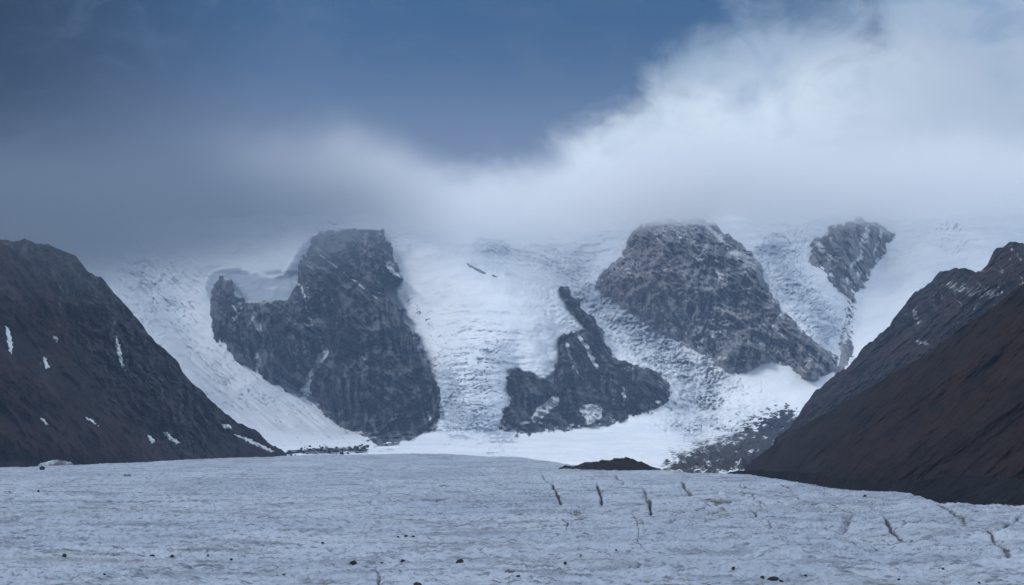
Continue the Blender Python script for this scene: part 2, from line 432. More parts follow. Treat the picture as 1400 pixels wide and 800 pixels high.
# ------------------------------------------------------------------ rock masses standing out of the snow
def rock_mass(name, poly, mat, label, depth, soft, amp, couloirs, step=1.05, extra=None, rag=3.2, snowtop=None, base_snow=0.0, dip=38, steep=80, lsnow=.42, tint=None):
    xs = [p[0] for p in poly]; ys = [p[1] for p in poly]
    X = np.arange(min(xs) - 22, max(xs) + 22, step); Y = np.arange(min(ys) - 22, max(ys) + 22, step)
    px, py = np.meshgrid(X, Y)
    sd = sdist(px, py, poly)
    sd = sd + rag * fbm(px / 13, py / 13, px * 0 + depth, 5, .62)
    ca = np.zeros_like(px); carve = np.zeros_like(px)
    for pts, w, s in couloirs:
        wob = 5 * fbm(px / 22, py / 22, px * 0 + 6.1, 4)
        dd = dist_poly(px + wob, py + .6 * wob, pts)
        e = np.exp(-(dd / w) ** 2)
        ca = np.maximum(ca, s * e); carve = np.maximum(carve, (0 if s > 1.2 else min(1, s)) * np.exp(-(dd / (w * 1.7)) ** 2))
    d0 = Dwall(px, py)
    P0 = world(px, py, d0)
    x, y, z = P0[..., 0], P0[..., 1], P0[..., 2]
    inside = sdist(px, py, poly) > 0
    yb = np.where(inside, py, -1e9).max(0)
    ok = yb > 0
    yb = np.interp(X, X[ok], yb[ok]); k = 25
    yb = np.convolve(np.pad(yb, k, mode="edge"), np.ones(2 * k + 1) / (2 * k + 1), "valid")
    rise = np.clip((yb - py) / 130.0, 0, 1.3)
    b = np.where(sd > 0, 16 * (1 - np.exp(-np.maximum(sd, 0) / 3)) + depth * 1.25 * rise ** .85 * (1 - np.exp(-np.maximum(sd, 0) / (soft * 1.6))), sd * 7.0)
    inn = sstep(-2, 10, sd)
    for pts, w, s in couloirs:
        if s > 1.2: b = b + 4 * np.exp(-(dist_poly(px, py, [(q[0], q[1] + 3) for q in pts]) / w) ** 2)
    b = b - inn * carve * depth * .30
    w1 = 40 * fbm(x / 180, y / 180, z / 180, 3)
    r1 = ridged((x + w1) / 170, y / 300, (z + .4 * x) / 330, 5, .55)
    r2 = ridged((x + .35 * z) / 55, y / 120, z / 130, 5, .6)
    r4 = ridged((x + .55 * z + .5 * w1) / 26, y / 60, (z - .2 * x) / 95, 5, .65)
    b = b + inn * amp * (1.6 * (r1 - .4) + .9 * (r2 - .4) + .5 * (r4 - .4))
    b = b + inn * amp * .12 * fbm(x / 14, y / 14, z / 14, 4, .65)
    # bands and ledges: slanting beds, near-vertical flutes
    wp = 14 * fbm(px / 60, py / 60, px * 0 + 3, 4); a = math.radians(dip)
    bu = (px + wp) * math.cos(a) + (py + wp) * math.sin(a); bv = -(px + wp) * math.sin(a) + (py + wp) * math.cos(a)
    beds = fbm(bu / 60, bv / 9, px * 0 + 1.5, 5, .62)
    a2 = math.radians(steep); fu = (px + .5 * wp) * math.cos(a2) + py * math.sin(a2); fv = -(px + .5 * wp) * math.sin(a2) + py * math.cos(a2)
    flutes = fbm(fu / 75, fv / 8, px * 0 + 8.5, 5, .62)
    big = fbm(px / 55, py / 55, px * 0 + depth + 1, 3)
    wgt = sstep(-.25, .25, big)
    tone = np.clip(.46 + .75 * (beds * wgt + flutes * (1 - wgt)) + .25 * big, 0, 1)
    l1 = 1 - np.abs(perlin(bu / 48, bv / 13, px * 0 + 4.4)) * 2.2 - .35 * np.abs(fbm(px / 12, py / 12, px * 0, 3))
    l2 = 1 - np.abs(perlin(fu / 60, fv / 15, px * 0 + 9.4)) * 2.2 - .35 * np.abs(fbm(px / 12, py / 12, px * 0 + 5, 3))
    patchy = sstep(-.15, .45, fbm(px / 42, py / 42, px * 0 + depth + 7, 4))
    lines = np.maximum(sstep(.62, .98, l1), .8 * sstep(.68, 1.0, l2)) * (.25 + .75 * patchy)
    b = b + inn * amp * .22 * (beds * wgt + flutes * (1 - wgt))
    if extra is not None: b = b + inn * extra(px, py)
    P = pull(P0, b)
    snow = np.maximum(np.maximum(ca, base_snow + .30 * base_snow * patchy * 3.3), lsnow * lines)
    tn = sum((bump_line(px, py, p, w_) for p, w_ in tint), 0 * px) if tint else 0 * px
    snow = np.maximum(snow, .58 * np.exp(-np.maximum(sd, 0) / 2.5))
    snow = np.maximum(snow, .50 * np.exp(-np.maximum(sd, 0) / 13) * sstep(-.2, .3, fbm(px / 16, py / 16, px * 0 + 11, 4)))
    if snowtop: snow = np.maximum(snow, snowtop(px, py, sd))
    o = mesh_obj(name, P, grid_quads(*px.shape, keep=sd > -9), mat, {"snow": snow, "tone": tone, "tint": np.clip(tn, 0, 1)})
    tag(o, label, "cliff", kind="structure")
    return o

BUTTRESS = [(426, 323), (440, 316), (454, 313), (487, 312), (523, 314), (530, 327), (540, 351), (552, 382), (535, 385), (523, 387), (530, 406),
            (547, 422), (559, 446), (573, 470), (582, 489), (592, 508), (606, 536), (601, 565), (599, 584), (582, 591), (559, 603),
            (535, 611), (521, 611), (503, 601), (487, 594), (464, 584), (445, 565), (430, 548), (407, 540), (388, 533), (364, 520), (350, 508),
            (321, 496), (302, 484), (293, 470), (290, 451), (286, 432), (286, 408), (293, 388), (302, 377), (317, 382), (321, 401),
            (338, 413), (373, 411), (392, 408), (405, 388), (409, 356), (421, 342)]
rock_mass("rock_buttress", BUTTRESS, M_buttress, "tall dark rock buttress with a flat square top left of the middle snow slope",
          160, 5, 70,
          [([(444, 476), (437, 492), (424, 512), (419, 537)], 4.5, 1.0), ([(438, 480), (428, 455), (420, 425), (414, 392)], 2.2, .62),
           ([(347, 428), (354, 448), (361, 462), (353, 485), (350, 512)], 4, .95), ([(321, 420), (328, 455), (337, 486)], 2, .75),
           ([(435, 346), (473, 375), (516, 408)], 2.0, .5), ([(388, 380), (420, 394), (450, 408)], 2.0, .5),
           ([(470, 500), (500, 480), (520, 460)], 7, .34), ([(498, 318), (502, 350)], 6, .38), ([(530, 360), (545, 380)], 6, .6),
           ([(580, 545), (590, 580)], 2.5, .7), ([(470, 555), (474, 562)], 2.5, .7), ([(330, 415), (320, 440)], 4, .4), ([(462, 540), (468, 575)], 1.6, .55), ([(505, 330), (530, 350), (540, 375)], 16, .30), ([(430, 340), (420, 400), (425, 450)], 10, .33), ([(500, 440), (510, 500)], 18, .27)])

LOWER = [(709, 503), (733, 518), (757, 523), (762, 500), (762, 475), (768, 457), (785, 455), (803, 452), (793, 444), (785, 431), (776, 416), (768, 402),
         (767, 392), (777, 393), (783, 402), (792, 411), (797, 424), (809, 431), (812, 440), (826, 451), (826, 474), (856, 494), (880, 500), (903, 508), (915, 525), (922, 541),
         (918, 552), (905, 557), (908, 563), (875, 570), (830, 578), (797, 580), (747, 590), (704, 596), (704, 586), (683, 586), (688, 560), (697, 551),
         (690, 527), (692, 515)]
rock_mass("rock_cliff", LOWER, M_lower, "low dark rock cliff under the end of the middle snow tongue", 100, 5, 52,
          [([(733, 570), (747, 560), (758, 550)], 6.5, 2.4), ([(797, 559), (818, 560)], 4.5, 2.0), ([(801, 566), (816, 567), (806, 576)], 4.5, 2.0), ([(772, 468), (778, 480), (783, 491)], 2.5, .95),
           ([(783, 500), (792, 512), (800, 526)], 2.2, .9), ([(793, 462), (805, 480), (817, 500)], 4, .85), ([(853, 530), (852, 555)], 2, .95),
           ([(838, 546), (840, 552)], 3, .9), ([(715, 583), (735, 574)], 2.5, .9), ([(900, 520), (915, 548)], 6, .35), ([(830, 500), (870, 505)], 7, .35)], dip=50, steep=86, lsnow=.36, rag=5.0, base_snow=.07)

PEAK = [(865, 314), (880, 307), (915, 302), (950, 299), (975, 303), (993, 318), (1008, 330), (1022, 340), (1040, 362), (1050, 390), (1068, 420), (1095, 447),
        (1120, 470), (1150, 488), (1147, 505), (1120, 522), (1100, 520), (1070, 500), (1057, 492), (1035, 500), (1015, 510), (1000, 510),
        (975, 495), (950, 480), (915, 460), (890, 450), (860, 430), (835, 410), (810, 392), (820, 375), (850, 350), (857, 330)]
rock_mass("rock_peak", PEAK, M_peak, "broad brownish rock peak dusted with snow right of the icefall", 130, 7, 66,
          [([(962, 305), (985, 325), (1000, 345), (1030, 352)], 6, .55), ([(982, 358), (985, 380)], 7, .62), ([(1068, 425), (1055, 450), (1052, 485)], 2.4, .85),
           ([(1030, 462), (1048, 472)], 4, .8), ([(900, 345), (925, 345)], 9, .42), ([(925, 310), (930, 330)], 7, .45), ([(870, 330), (850, 360), (830, 380)], 8, .40),
           ([(960, 400), (1000, 420)], 14, .30), ([(985, 490), (1020, 495)], 6, .55), ([(940, 440), (930, 400)], 10, .3)],
          snowtop=lambda px, py, sd: .62 * sstep(322, 300, py), base_snow=.19, dip=52, steep=98, lsnow=.54, tint=[([(880, 340), (890, 400), (860, 400)], 42)])

FARPEAK = [(1110, 332), (1132, 312), (1155, 303), (1176, 298), (1204, 307), (1223, 320), (1212, 342), (1192, 365), (1181, 392), (1165, 408), (1143, 397), (1121, 381), (1107, 359)]
rock_mass("rock_summit", FARPEAK, M_peak, "small snow streaked rock summit half lost in the cloud", 80, 7, 32,
          [([(1120, 335), (1135, 355)], 8, .55), ([(1185, 310), (1180, 340), (1165, 365)], 5, .65), ([(1150, 340), (1140, 365)], 7, .45),
           ([(1175, 372), (1150, 400)], 10, .50), ([(1205, 315), (1195, 345)], 5, .55)], rag=5, base_snow=.10, lsnow=.52, dip=60)

OUTCROP = [(622, 348), (632, 350), (648, 361), (668, 370), (690, 376), (716, 383), (724, 387), (700, 386), (676, 383), (655, 376), (634, 364)]
rock_mass("rock_outcrop", OUTCROP, M_peak, "thin rib of bare rock high on the middle snow slope", 20, 3, 10, [([(640, 362), (690, 380)], 2, .42)], rag=1.6, base_snow=.16, extra=lambda px, py: 26 + 0 * px)
BASEROCK = [(1150, 468), (1160, 462), (1168, 474), (1165, 494), (1152, 512), (1138, 512), (1146, 492)]
rock_mass("rock_outcrop", BASEROCK, M_peak, "dark wedge of bare rock at the foot of the right snow gully", 40, 6, 12, [], rag=3)

# ------------------------------------------------------------------ hillsides left and right
def plane_inv(p1, p2, p3):
    A = np.array([[1, p[0], p[1]] for p in (p1, p2, p3)], float)
    c = np.linalg.solve(A, np.array([1.0 / p[2] for p in (p1, p2, p3)]))
    return lambda px, py: 1.0 / np.maximum(c[0] + c[1] * px + c[2] * py, 1e-4)

def hillside(name, x0, x1, sky, base, Dfun, mat, label, relief, attrs, nv, step, jag, cat="hillside"):
    cols = np.arange(x0, x1, step)
    t = np.linspace(0, 1, nv)
    s = lin(cols, sky)
    s = s + jag * fbm(cols / 26, cols * 0 + 1.7, cols * 0 + x0, 6, .6)
    b = lin(cols, base)
    s = np.minimum(s, b - 2)
    px = np.broadcast_to(cols, (nv, len(cols))).copy()
    py = b + (s - b) * t[:, None]
    d = Dfun(px, py)
    P0 = world(px, py, d)
    dis = relief(px, py, P0[..., 0], P0[..., 1], P0[..., 2])
    P = pull(P0, dis)
    ax = attrs(px, py, P0[..., 0], P0[..., 1], P0[..., 2])
    back = []
    for dx, dy, dz in ((0, 14, -3), (0, 60, -30), (0, 200, -130), (0, 420, -300)):
        q = P[-1].copy(); q[:, 0] += dx; q[:, 1] += dy; q[:, 2] += dz; back.append(q)
    P = np.concatenate([P, np.stack(back)], 0)
    o = mesh_obj(name, P, grid_quads(P.shape[0], P.shape[1]), mat, {k: np.concatenate([v, np.repeat(v[-1:], 4, 0)], 0) for k, v in ax.items()})
    tag(o, label, cat, kind="structure")
    def at(qx, qy, off=0.0):
        dd = Dfun(qx, qy); Q = world(qx, qy, dd)
        return pull(Q, relief(qx, qy, Q[..., 0], Q[..., 1], Q[..., 2]) + off)
    return at

A_SKY = [(-640, 140), (-260, 250), (-100, 300), (0, 328), (45, 333), (71, 336), (102, 346), (116, 366), (138, 382), (157, 403), (176, 422), (195, 446), (202, 458), (221, 474),
         (240, 494), (247, 510), (266, 527), (285, 546), (309, 565), (332, 580), (351, 594), (375, 611), (390, 622), (400, 632)]
DA = plane_inv((0, 637, 1250), (387, 620, 1950), (70, 335, 1720))
A_RIB = [(105, 350), (150, 430), (200, 500), (255, 560)]

def fall(px, py):     # coordinates along and across the fall line of the left slope
    a = math.radians(47)
    return px * math.cos(a) + py * math.sin(a), -px * math.sin(a) + py * math.cos(a)

def relA(px, py, x, y, z):
    u, v = fall(px, py)
    rocky = sstep(0, 1, bump_line(px, py, A_RIB, 60) * 1.2) + .5 * sstep(470, 380, py)
    edge = dist_poly(px, py, A_SKY[2:])
    g = ridged(x / 240 + z / 500, y / 520, z / 420, 5, .5)
    r = 60 * (g - .4) + 9 * fbm(u / 130, v / 24, px * 0 + 2, 6, .6)
    r += rocky * 42 * (ridged(x / 60, y / 130, z / 46, 6, .6) - .4) + 4 * fbm(x / 25, y / 25, z / 25, 5, .6)
    a = math.radians(64); fu = px * math.cos(a) + py * math.sin(a); fv = -px * math.sin(a) + py * math.cos(a)
    wv = 9 * fbm(px / 40, py / 40, 0 * px + 2, 4)
    r += (.25 + rocky) * 30 * (ridged(fu / 58, (fv + wv) / 15, 0 * px + 3, 6, .6) - .4)
    r += 30 * bump_line(px, py, [(0, 520), (60, 560), (170, 610)], 40) - 24 * bump_line(px, py, [(0, 430), (100, 520), (200, 600)], 30)
    r += 26 * bump_line(px, py, [(-20, 590), (40, 600), (120, 632)], 26)
    return r * sstep(640, 615, py) + 4 * fbm(x / 12, y / 12, z / 12, 4)

def attA(px, py, x, y, z):
    u, v = fall(px, py)
    rocky = np.clip(bump_line(px, py, A_RIB, 62) + .6 * sstep(450, 370, py), 0, 1)
    cr = fbm(px / 9 + 2 * fbm(px / 30, py / 30, 0 * px, 3), py / 34, 0 * px + 6, 5, .62)
    rocky = np.clip(rocky * (.50 + .75 * cr) + .22 * sstep(.1, .5, fbm(u / 90, v / 16, 0 * px + 3, 5)), 0, 1)
    snow = .42 * bump_line(px, py, [(60, 340), (62, 372)], 5) + .45 * bump_line(px, py, [(85, 345), (82, 420)], 6) + .40 * bump_line(px, py, [(50, 470), (62, 520)], 12)
    snow = np.maximum(snow, .5 * bump_line(px, py, [(156, 430), (160, 470), (168, 505)], 6))
    snow = np.maximum(snow, .34 * rocky)
    snow = np.maximum(snow, .62 * bump_line(px, py, [(280, 633), (330, 629), (370, 626)], 3))
    tint = np.clip(bump_line(px, py, [(-20, 340), (60, 410), (110, 440)], 18) + bump_line(px, py, [(0, 600), (90, 600), (180, 625)], 45) * .8 + .5 * bump_line(px, py, [(0, 500), (60, 540)], 30), 0, 1)
    a = math.radians(64); fu = px * math.cos(a) + py * math.sin(a); fv = -px * math.sin(a) + py * math.cos(a)
    wv = 9 * fbm(px / 40, py / 40, 0 * px + 2, 4)
    tone = np.clip(.42 + .5 * fbm(fu / 30, (fv + wv) / 10, 0 * px + 9, 6, .62) * (.4 + rocky) + .25 * fbm(px / 30, py / 30, 0 * px + 5, 5, .62), 0, 1)
    return {"snow": snow, "rock": rocky, "tint": tint, "tone": tone}

atA = hillside("rocky_hillside", -640, 399, A_SKY, [(-640, 720), (-300, 690), (0, 662), (385, 645), (400, 640)], DA, M_left,
               "dark rock and scree mountainside on the left, its top in the cloud", relA, attA, 300, 1.4, 5.0)

# right rock ridge
F_SKY = [(1060, 600), (1083, 579), (1099, 557), (1127, 527), (1160, 497), (1176, 483), (1209, 450), (1231, 425), (1248, 406), (1270, 389), (1286, 375), (1308, 369),
         (1327, 367), (1341, 370), (1355, 356), (1363, 340), (1380, 330), (1400, 334), (1430, 325), (1480, 290), (1700, 200)]
DF = plane_inv((1083, 585, 2300), (1400, 334, 1950), (1400, 520, 1450))
def relF(px, py, x, y, z):
    u, v = px * math.cos(math.radians(-40)) + py * math.sin(math.radians(-40)), px * math.sin(math.radians(40)) + py * math.cos(math.radians(40))
    r = 55 * (ridged(x / 150, y / 260, z / 260, 5, .55) - .4) + 26 * (ridged(x / 50 + z / 90, y / 90, z / 50, 5, .6) - .4)
    r += 5 * fbm(x / 14, y / 14, z / 14, 4, .65)
    return r
def attF(px, py, x, y, z):
    s = .40 * bump_line(px, py, [(1300, 390), (1330, 400), (1360, 400)], 14) + .42 * bump_line(px, py, [(1250, 425), (1256, 440)], 9)
    s = np.maximum(s, .5 * bump_line(px, py, [(1255, 468), (1268, 470)], 5)); s = np.maximum(s, .20 * sstep(480, 380, py))
    a = math.radians(-38); u = px * math.cos(a) + py * math.sin(a); v = -px * math.sin(a) + py * math.cos(a)
    w_ = 8 * fbm(px / 40, py / 40, 0 * px, 4)
    a = math.radians(62); u2 = px * math.cos(a) + py * math.sin(a); v2 = -px * math.sin(a) + py * math.cos(a)
    t1 = fbm(u / 60, (v + w_) / 8, 0 * px, 5, .62); t2 = fbm(u2 / 50, (v2 + w_) / 7, 0 * px + 4, 5, .62)
    ln = sstep(.7, 1, 1 - np.abs(perlin(u2 / 40, (v2 + w_) / 14, 0 * px + 2)) * 2.4)
    s = np.maximum(s, .42 * ln * sstep(500, 400, py))
    return {"snow": s, "tone": np.clip(.42 + .35 * t1 + .3 * t2, 0, 1), "tint": sstep(-.1, .4, fbm(px / 70, py / 50, 0 * px + 3, 3)) * .8}
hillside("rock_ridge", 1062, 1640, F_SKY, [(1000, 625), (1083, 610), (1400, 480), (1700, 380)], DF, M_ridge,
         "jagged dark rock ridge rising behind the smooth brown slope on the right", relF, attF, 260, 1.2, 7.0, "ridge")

# right scree slope
G_SKY = [(1000, 652), (1011, 641), (1044, 618), (1083, 591), (1132, 563), (1187, 531), (1231, 506), (1275, 480), (1308, 454), (1352, 425), (1400, 387), (1500, 310), (1700, 170), (2150, -150)]
DG = plane_inv((1400, 700, 640), (1015, 645, 1500), (1400, 388, 960))
def relG(px, py, x, y, z):
    a = math.radians(143)
    u = px * math.cos(a) + py * math.sin(a); v = -px * math.sin(a) + py * math.cos(a)
    r = 11 * fbm(u / 220, v / 26, px * 0 + 4, 5) + 5 * fbm(x / 30, y / 30, z / 30, 6, .6) + 4 * (ridged(u / 120, (v + 6 * fbm(px / 60, py / 60, 0 * px, 3)) / 20, 0 * px + 2, 5, .6) - .5)
    r += 10 * bump_line(px, py, [(1400, 540), (1300, 600), (1220, 650)], 26) + 9 * bump_line(px, py, [(1400, 630), (1330, 660)], 16)
    r += 1.0 * fbm(x / 7, y / 7, z / 7, 4)
    return r
def attG(px, py, x, y, z):
    rk = np.clip(.9 * bump_line(px, py, [(1400, 392), (1290, 475), (1180, 540), (1050, 620)], 22), 0, 1)
    a = math.radians(143)
    u = px * math.cos(a) + py * math.sin(a); v = -px * math.sin(a) + py * math.cos(a)
    tint = np.clip(.9 * bump_line(px, py, [(1420, 480), (1300, 540), (1180, 610)], 55) + .7 * bump_line(px, py, [(1420, 600), (1340, 640)], 40), 0, 1) * (.6 + .5 * fbm(u / 90, v / 18, 0 * px + 2, 4))
    tone = np.clip(.47 + .34 * fbm(u / 90, v / 17, 0 * px + 4, 7, .64) + .36 * fbm(px / 26, py / 20, 0 * px, 6, .66), 0, 1)
    tone = tone + .25 * bump_line(px, py, [(1420, 610), (1330, 645), (1260, 665)], 26)
    return {"snow": 0 * px, "rock": rk, "tint": np.clip(tint, 0, 1), "tone": np.clip(tone, 0, 1)}
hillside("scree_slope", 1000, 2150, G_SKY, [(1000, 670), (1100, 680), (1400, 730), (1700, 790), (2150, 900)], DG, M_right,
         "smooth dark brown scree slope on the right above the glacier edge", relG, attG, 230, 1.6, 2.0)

# low dark moraine between glacier and scree slope
H_SKY = [(955, 652), (990, 646), (1010, 644), (1080, 644), (1130, 650), (1180, 658), (1210, 662), (1240, 658), (1290, 652), (1340, 650), (1400, 656), (1500, 668), (1700, 680), (2150, 720)]
DH = lambda px, py: (lin(px, [(950, 1150), (1100, 900), (1250, 690), (1400, 590), (1700, 480)]) + (690 - py) * .9)
def relH(px, py, x, y, z):
    return 6 * ridged(x / 40, y / 40, z / 30, 5, .6) + 1.2 * fbm(x / 5, y / 5, z / 5, 4)
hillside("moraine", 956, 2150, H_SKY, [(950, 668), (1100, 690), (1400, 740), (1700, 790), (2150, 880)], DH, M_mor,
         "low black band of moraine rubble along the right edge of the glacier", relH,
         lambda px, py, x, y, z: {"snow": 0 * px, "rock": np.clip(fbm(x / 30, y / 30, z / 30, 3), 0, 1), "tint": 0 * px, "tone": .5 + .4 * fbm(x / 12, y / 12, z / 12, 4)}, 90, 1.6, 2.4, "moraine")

# ------------------------------------------------------------------ the near glacier
CREV = [  # polyline in photo pixels, half width, carve depth m, dirt
    ([(741, 645), (745, 653), (749, 660)], 1.6, 1.5, .55), ([(756, 663), (760, 672), (764, 680), (765, 689)], 1.9, 3.0, 1.0),
    ([(816, 664), (820, 674), (822, 690)], 1.9, 3.0, .95), ([(824, 670), (821, 676)], 1.6, 1.0, .6),
    ([(842, 650), (851, 661)], 1.7, 1.5, .6), ([(880, 668), (882, 676), (884, 688)], 2.6, 1.5, .62), ([(887, 681), (887, 701)], 1.9, 3.0, 1.0),
    ([(863, 700), (869, 710), (871, 722), (870, 738)], 1.2, .8, .6), ([(874, 708), (879, 716), (881, 728)], 1.2, .6, .5),
    ([(931, 661), (936, 669), (943, 676)], 2.4, 2.0, .72), ([(963, 682), (978, 686), (996, 686)], 3.2, 1.0, .58), ([(988, 693), (993, 699)], 2.2, 1.0, .5),
    ([(971, 670), (984, 678)], 1.8, 1.0, .45), ([(1022, 675), (1036, 686), (1041, 697)], 1.3, 1.0, .5), ([(1027, 699), (1031, 707)], 1.8, 1.2, .6), ([(1047, 712), (1054, 720), (1089, 723)], 1.5, 1.2, .55),
    ([(1114, 721), (1132, 729), (1148, 718), (1164, 705)], 3.0, 2.0, .44), ([(1203, 702), (1207, 712), (1213, 721), (1227, 730)], 1.9, 2.2, .85),
    ([(1273, 693), (1290, 698), (1314, 708)], 2.4, 1.2, .58), ([(1343, 729), (1355, 740), (1371, 752)], 3.4, 1.8, .68),
    ([(1186, 741), (1243, 745), (1304, 746), (1364, 750)], 1.0, 1.2, .52), ([(1168, 751), (1200, 757), (1230, 761)], 1.0, .8, .4),
    ([(517, 774), (521, 782), (522, 792)], 2.2, 1.2, .52), ([(769, 712), (775, 718), (774, 724)], 1.4, .3, .7), ([(1060, 685), (1080, 694)], 1.2, .8, .45),
    ([(112, 654), (140, 649), (178, 650)], .9, .5, .45), ([(0, 673), (60, 668), (110, 656)], 1.5, .5, .42),
    ([(230, 676), (330, 675), (420, 672)], .9, .5, .42), ([(130, 757), (180, 753), (290, 748)], 1.3, .6, .44), ([(320, 772), (370, 778), (470, 787)], 1.3, .6, .42),
    ([(460, 757), (600, 745), (720, 738)], 1.1, .5, .40), ([(680, 765), (780, 758), (900, 748), (1000, 742)], 1.6, .6, .40), ([(620, 638), (700, 638)], 1.2, .4, .42),
    ([(690, 783), (702, 782)], 1.6, .2, .8), ([(175, 650), (182, 651)], 1.0, .2, .9), ([(1068, 666), (1076, 669)], 1.2, .6, .9),
]
for (pts, di) in [([(905, 706), (940, 698), (978, 688)], .45), ([(915, 712), (955, 704), (990, 694)], .42), ([(925, 720), (960, 712), (1000, 700)], .40),
                  ([(1050, 724), (1100, 734), (1180, 741)], .45), ([(1195, 728), (1240, 733), (1300, 731)], .42), ([(1210, 722), (1260, 712), (1300, 708)], .42),
                  ([(1340, 726), (1370, 712), (1400, 700)], .46), ([(1350, 734), (1380, 722), (1410, 712)], .42), ([(1130, 690), (1165, 700), (1180, 712)], .5),
                  ([(990, 668), (1020, 676), (1045, 690)], .48), ([(1010, 664), (1050, 672), (1090, 680)], .42), ([(1225, 700), (1250, 704), (1262, 712)], .42),
                  ([(1000, 735), (1080, 742), (1150, 752), (1240, 772)], .40), ([(720, 770), (820, 775), (930, 768)], .38), ([(200, 690), (290, 697), (340, 709)], .45),
                  ([(0, 775), (40, 782), (120, 784)], .5), ([(0, 740), (90, 731), (200, 735)], .38), ([(560, 660), (640, 654), (700, 655)], .36), ([(480, 690), (570, 686), (650, 690)], .36)]:
    CREV.append((pts, 1.2, 1.1, di + .08))
FAN = [(785, 704, 16, 11)]

def glacier_height(x, y):
    r = np.hypot(x, y)
    px = 700 + F * np.clip(x / np.maximum(y, .2 * r + 1e-6), -.9, .9)
    rc = CAMZ * F / (lin(px, CREST) - 2.0 - HZ)
    front = sstep(0, 200, y)
    s = np.maximum(0, y - (rc - 45)) * front
    drop = np.where(s < 150, .0007 * s * s, .0007 * 150 * 150 + .21 * (s - 150))
    right = sstep(880, 1080, px)
    und = .9 * fbm(x / 120, y / 220, 0 * x, 3) + 1.1 * fbm(x / 90 + y / 300, y / 55, 0 * x + 5, 3) + right * (2.2 * fbm(x / 34, y / 60, 0 * x + 2, 4) - 1.3 * np.abs(fbm(x / 22 + y / 60, y / 70, 0 * x + 7, 3)))
    und = und + .22 * fbm(x / 16, y / 12, 0 * x, 4)
    return und * .9 - drop

def glacier_full(x, y):
    z = glacier_height(x, y)
    cup = fbm(x / 2.6, y / 1.9, 0 * x, 4, .6)
    z = z + .34 * cup * sstep(1100, 300, y) + .14 * cup
    return z + .85 * ridged(x / 34, y / 8, 0 * x, 5) * sstep(1100, 300, y)

def make_glacier():
    cols = np.concatenate([np.arange(-900, -260, 8.0), np.arange(-260, 1660, 1.4), np.arange(1660, 2300, 8.0)])
    rc = CAMZ * F / (lin(cols, CREST) - HZ)
    rows = []
    near = np.array([-900., -300., -60., 20., 80., 130., 165., 190.])
    P = []; PY = []
    for y0 in near:
        P.append(np.stack([(cols - 700) / F * 200, np.full_like(cols, y0)], -1)); PY.append(np.full_like(cols, 2000.))
    nv = 300
    for k in range(nv):
        t = k / (nv - 1)
        py = 845 + (lin(cols, CREST) - 4 - 845) * t
        y = CAMZ * F / (py - HZ)
        P.append(np.stack([(cols - 700) / F * y, y], -1)); PY.append(py)
    yl = P[-1][:, 1]
    for s in (12, 26, 45, 70, 110, 170, 260, 400):
        y = yl + s
        P.append(np.stack([(cols - 700) / F * y, y], -1)); PY.append(np.full_like(cols, 0.))
    P = np.stack(P); PY = np.stack(PY)
    # near rows widen so that the sheet also lies under and behind the viewpoint
    for i in range(len(near)):
        P[i, :, 0] = (cols - 700) / F * 260
    x, y = P[..., 0], P[..., 1]
    z = glacier_full(x, y)
    px = 700 + F * x / np.maximum(y, 1)
    dirt = np.zeros_like(x); carve = np.zeros_like(x)
    m = (PY > 600) & (PY < 900)
    pxm, pym = px[m], PY[m]
    wx = pxm + 2.2 * fbm(pxm / 9, pym / 9, 0 * pxm, 4); wy = pym + 1.4 * fbm(pxm / 9, pym / 9, 0 * pxm + 5, 4)
    dm = np.zeros_like(pxm); cm = np.zeros_like(pxm)
    for pts, w, dep, di in CREV:
        d = dist_poly(wx, wy, pts)
        dm = np.maximum(dm, (di + .10) * np.exp(-(d / (w * 1.15)) ** 2)); cm = np.maximum(cm, dep * np.exp(-(d / w) ** 2))
    for fx, fy, rx, ry in FAN:          # brown grit washed out in a fan
        ax_, ay_ = (pxm - fx) / rx, (pym - fy) / ry
        st = ridged(np.arctan2(ay_ - .9, ax_) * 5, np.hypot(ax_, ay_) * .6, 0 * pxm, 4)
        dm = np.maximum(dm, np.exp(-(ax_**2 + ay_**2) * 1.6) * (.45 + .6 * st))
    dirt[m] = dm; carve[m] = cm
    z -= carve * .6
    co = np.stack([x, y, z], -1)
    o = mesh_obj("glacier", co, grid_quads(*x.shape), M_glacier, {"dirt": dirt})
    tag(o, "wide grey rippled glacier surface filling the foreground", "glacier", kind="structure")
make_glacier()

# valley ground under everything
gx = np.linspace(-9000, 9000, 37); gy = np.linspace(-4000, 14000, 37)
GX, GY = np.meshgrid(gx, gy)
GZ = -75 + 12 * fbm(GX / 1500, GY / 1500, 0 * GX, 3)
o = mesh_obj("ground", np.stack([GX, GY, GZ], -1), grid_quads(37, 37), M_mor, {"snow": 0 * GX, "rock": 0 * GX})
tag(o, "dark stony valley ground under the glacier", "ground", kind="structure")

def ground_pt(px, py):
    """where the ray of a photo pixel meets the glacier"""
    y0 = CAMZ * F / (py - HZ)
    ys = np.linspace(y0 * .8, y0 * 1.25, 1500)
    xs = (px - 700) / F * ys
    h = glacier_full(xs, ys)
    ray = CAMZ - (py - HZ) / F * ys
    k = int(np.argmax(ray <= h)) if np.any(ray <= h) else 750
    return xs[k], ys[k], h[k]

